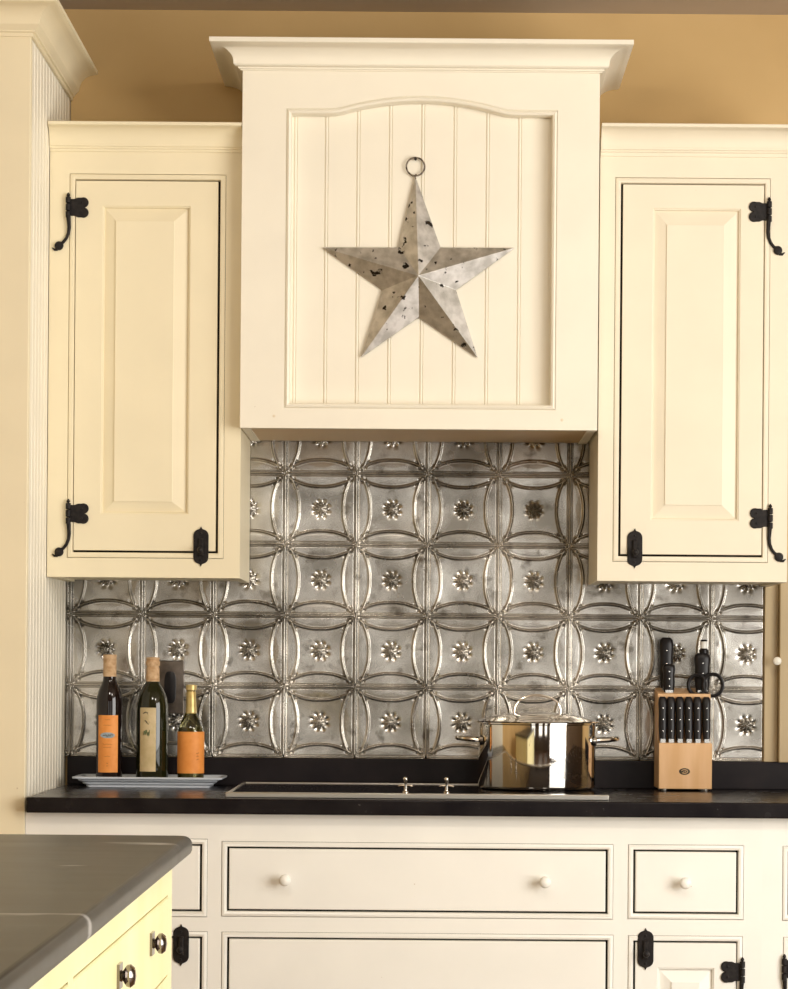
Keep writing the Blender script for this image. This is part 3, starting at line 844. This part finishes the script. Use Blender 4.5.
base_unit('ivory base cabinet with one-knob drawer above a latched panel door', s12, s23, [
    ('drawer', DR(635.5, 852, 736, 912), {'knobs': [(685, 883)]}),
    ('panel', down(DR(635.5, 943, 736, 980), .135), {'latch': [(645.5, 949)], 'hinge': [(741.5, 972, -1)], 'gap': (.0045, .0022)})], m=CREAM_BASE_LIT)
xr = 1.28
base_unit('cream base cabinet at the far right edge, only its hinge showing', s23, xr, [
    ('drawer', (P(790, 890, BASED)[0], xr-.05, DR(635.5, 852, 736, 912)[2]-.001, DR(635.5, 852, 736, 912)[3]-.001), {}),
    ('panel', (P(790, 890, BASED)[0], xr-.05, .135, DR(635.5, 943, 736, 980)[3]-.001), {'hinge': [(784.5, 969, 1)], 'gap': (.0022, .0045)})], m=CREAM_BASE_LIT)

# ------------------------------------------------------------------ island
def island():
    h = CZ-ZC
    Xr = -.347
    Yf = -(CD-4.235)            # far edge
    Yn = -(CD-1.35)
    Xl = -1.35
    r = .030; th = .027
    # slab outline in plan, rounded far-right corner
    pl = [(Xl, Yn), (Xr+.018, Yn)]
    for k in range(9):
        a = PI/2*k/8; pl.append((Xr-r+r*math.cos(a), Yf-r+r*math.sin(a)))
    pl.append((Xl, Yf))
    b = MB()
    def off(o, z):
        n = len(pl); out = []
        for i in range(n):
            p0, p1, p2 = Vector(pl[i-1]), Vector(pl[i]), Vector(pl[(i+1) % n])
            a, c = (p1-p0).normalized(), (p2-p1).normalized()
            m = (Vector((a.y,-a.x))+Vector((c.y,-c.x))).normalized(); m /= m.dot(Vector((a.y,-a.x)))
            out.append((p1.x+m.x*o, p1.y+m.y*o, z))
        return out
    prof = [(-.004, ZC-th)] + [(-.010+.010*math.cos(a), ZC-th/2+(th/2-.003)*math.sin(a)+0) for a in np.linspace(-1.2, 0, 4)]
    prof = [(-.006, ZC-th), (-.002, ZC-th+.002), (0, ZC-th+.007), (0, ZC-.014)] + [(-.012+.012*math.cos(a), ZC-.012+.012*math.sin(a)) for a in np.linspace(.2, PI/2, 7)]
    b.rings([off(o, z) for o, z in prof], True, True, True)
    tag(b.build('island_worktop', SLATE, angle=40), 'grey soapstone island worktop with rounded corner at the lower left', 'worktop')
    xf = -.376; yf = Yf-.035; m = YELLOW
    t = thing('island_cabinet', 'butter yellow island cabinet under the grey stone worktop', 'cabinet', ((Xl+xf)/2, (yf+Yn)/2, 0))
    z1 = ZC-th-.0005
    MB().box(Xl+.04, xf-.020, Yn+.04, yf-.0005, .0, z1).build('body', m, t)
    # facing +X: build frames in a local (u=-y, z) plane
    def face(name, par, u0, u1, z0_, z1_, xo, th_=.018, ch=.002):
        g = MB()
        rs = []
        for o, x in ((0, xo-th_), (0, xo-ch), (-ch, xo)):
            rs.append([(x, u0-o, z0_-o), (x, u1+o, z0_-o), (x, u1+o, z1_+o), (x, u0-o, z1_+o)])
        g.rings(rs, True, True, True); return g.build(name, m, par)
    dr = [(CD-4.13, CD-3.03), (CD-2.98, CD-1.88)]
    zt_, zb_ = .830, .716
    rails = MB()
    rails.box(xf-.020, xf, Yn+.04, yf, zt_+.0025, z1); rails.box(xf-.020, xf, Yn+.04, yf, zb_-.028, zb_-.0025)
    rails.box(xf-.020, xf, Yn+.04, yf, 0.0, .12)
    us = [(-yf, dr[0][0]-.0025), (dr[0][1]+.0025, dr[1][0]-.0025), (dr[1][1]+.0025, -Yn-.04)]
    for u0, u1 in us:
        for z0_, z1_ in ((zb_-.0025, zt_+.0025), (.12, zb_-.028)):
            rails.box(xf-.020, xf, -u1, -u0, z0_, z1_)
    rails.build('face_frame', m, t)
    for i, (u0, u1) in enumerate(dr):
        d_ = face('drawer', t, -u1, -u0, zb_, zt_, xf+.0015)
        e_ = face('door', t, -(u0+u1)/2+.0015, -u0, .1225, zb_-.0305, xf+.0015)
        e_ = face('door', t, -u1, -(u0+u1)/2-.0015, .1225, zb_-.0305, xf+.0015)
        for td in (3.87, 3.46):
            u = CD-td+(i*1.12); zk = .787
            g = MB()
            g.box(xf+.0015, xf+.0050, -u-.019, -u+.019, zk-.0155, zk+.0155)
            g.lathe([(.0085,.004),(.0060,.007),(.0090,.009),(.0135,.012),(.0145,.0165),(.0105,.0215),(.001,.0235)], (xf, -u, zk), 24, 'x')
            g.build('knob', mat_knob, d_, angle=45)
mat_knob = mat('dark_pewter_knob', (.30,.27,.25), .16, 1)
island()

# ------------------------------------------------------------------ light and camera
w = bpy.data.worlds.new('world'); SC.world = w; w.use_nodes = True
bg = w.node_tree.nodes['Background']; bg.inputs[0].default_value = (1.0, .965, .90, 1); bg.inputs[1].default_value = 3.1
def area(name, loc, target, sx, sy, e, col):
    l = bpy.data.lights.new(name, 'AREA'); l.shape = 'RECTANGLE'; l.size = sx; l.size_y = sy; l.energy = e; l.color = col
    o = bpy.data.objects.new(name, l); COL.objects.link(o); o.location = loc
    o.rotation_euler = (Vector(target)-Vector(loc)).to_track_quat('-Z', 'Y').to_euler()
    return o
area('window_daylight', (RX1-.02, -3.15, 1.36), (-.3, -.6, 1.3), 2.3, 2.1, 190, (1, .975, .93))
for lx in (-.35, .85):  # overhead fill added to light the fronts from above, no fittings
    area('overhead_fill', (lx, -2.6, ZCEIL-.03), (lx*.4, -.2, 1.2), .35, .35, 20, (1, .93, .82))
cam = bpy.data.cameras.new('camera'); co = bpy.data.objects.new('camera', cam); COL.objects.link(co)
co.location = (0, -CD, CZ); co.rotation_euler = (PI/2, -RA, 0)
cam.sensor_fit = 'AUTO'; cam.sensor_width = 36; cam.lens = F/989*36
cam.shift_x = -(VX-394)/989; cam.shift_y = (VY-494.5)/989
cam.clip_end = 60; cam.clip_start = .05
SC.camera = co
v = SC.view_settings; v.view_transform = 'Standard'; v.look = 'None'; v.gamma = 1; v.exposure = -.74; v.use_curve_mapping = False
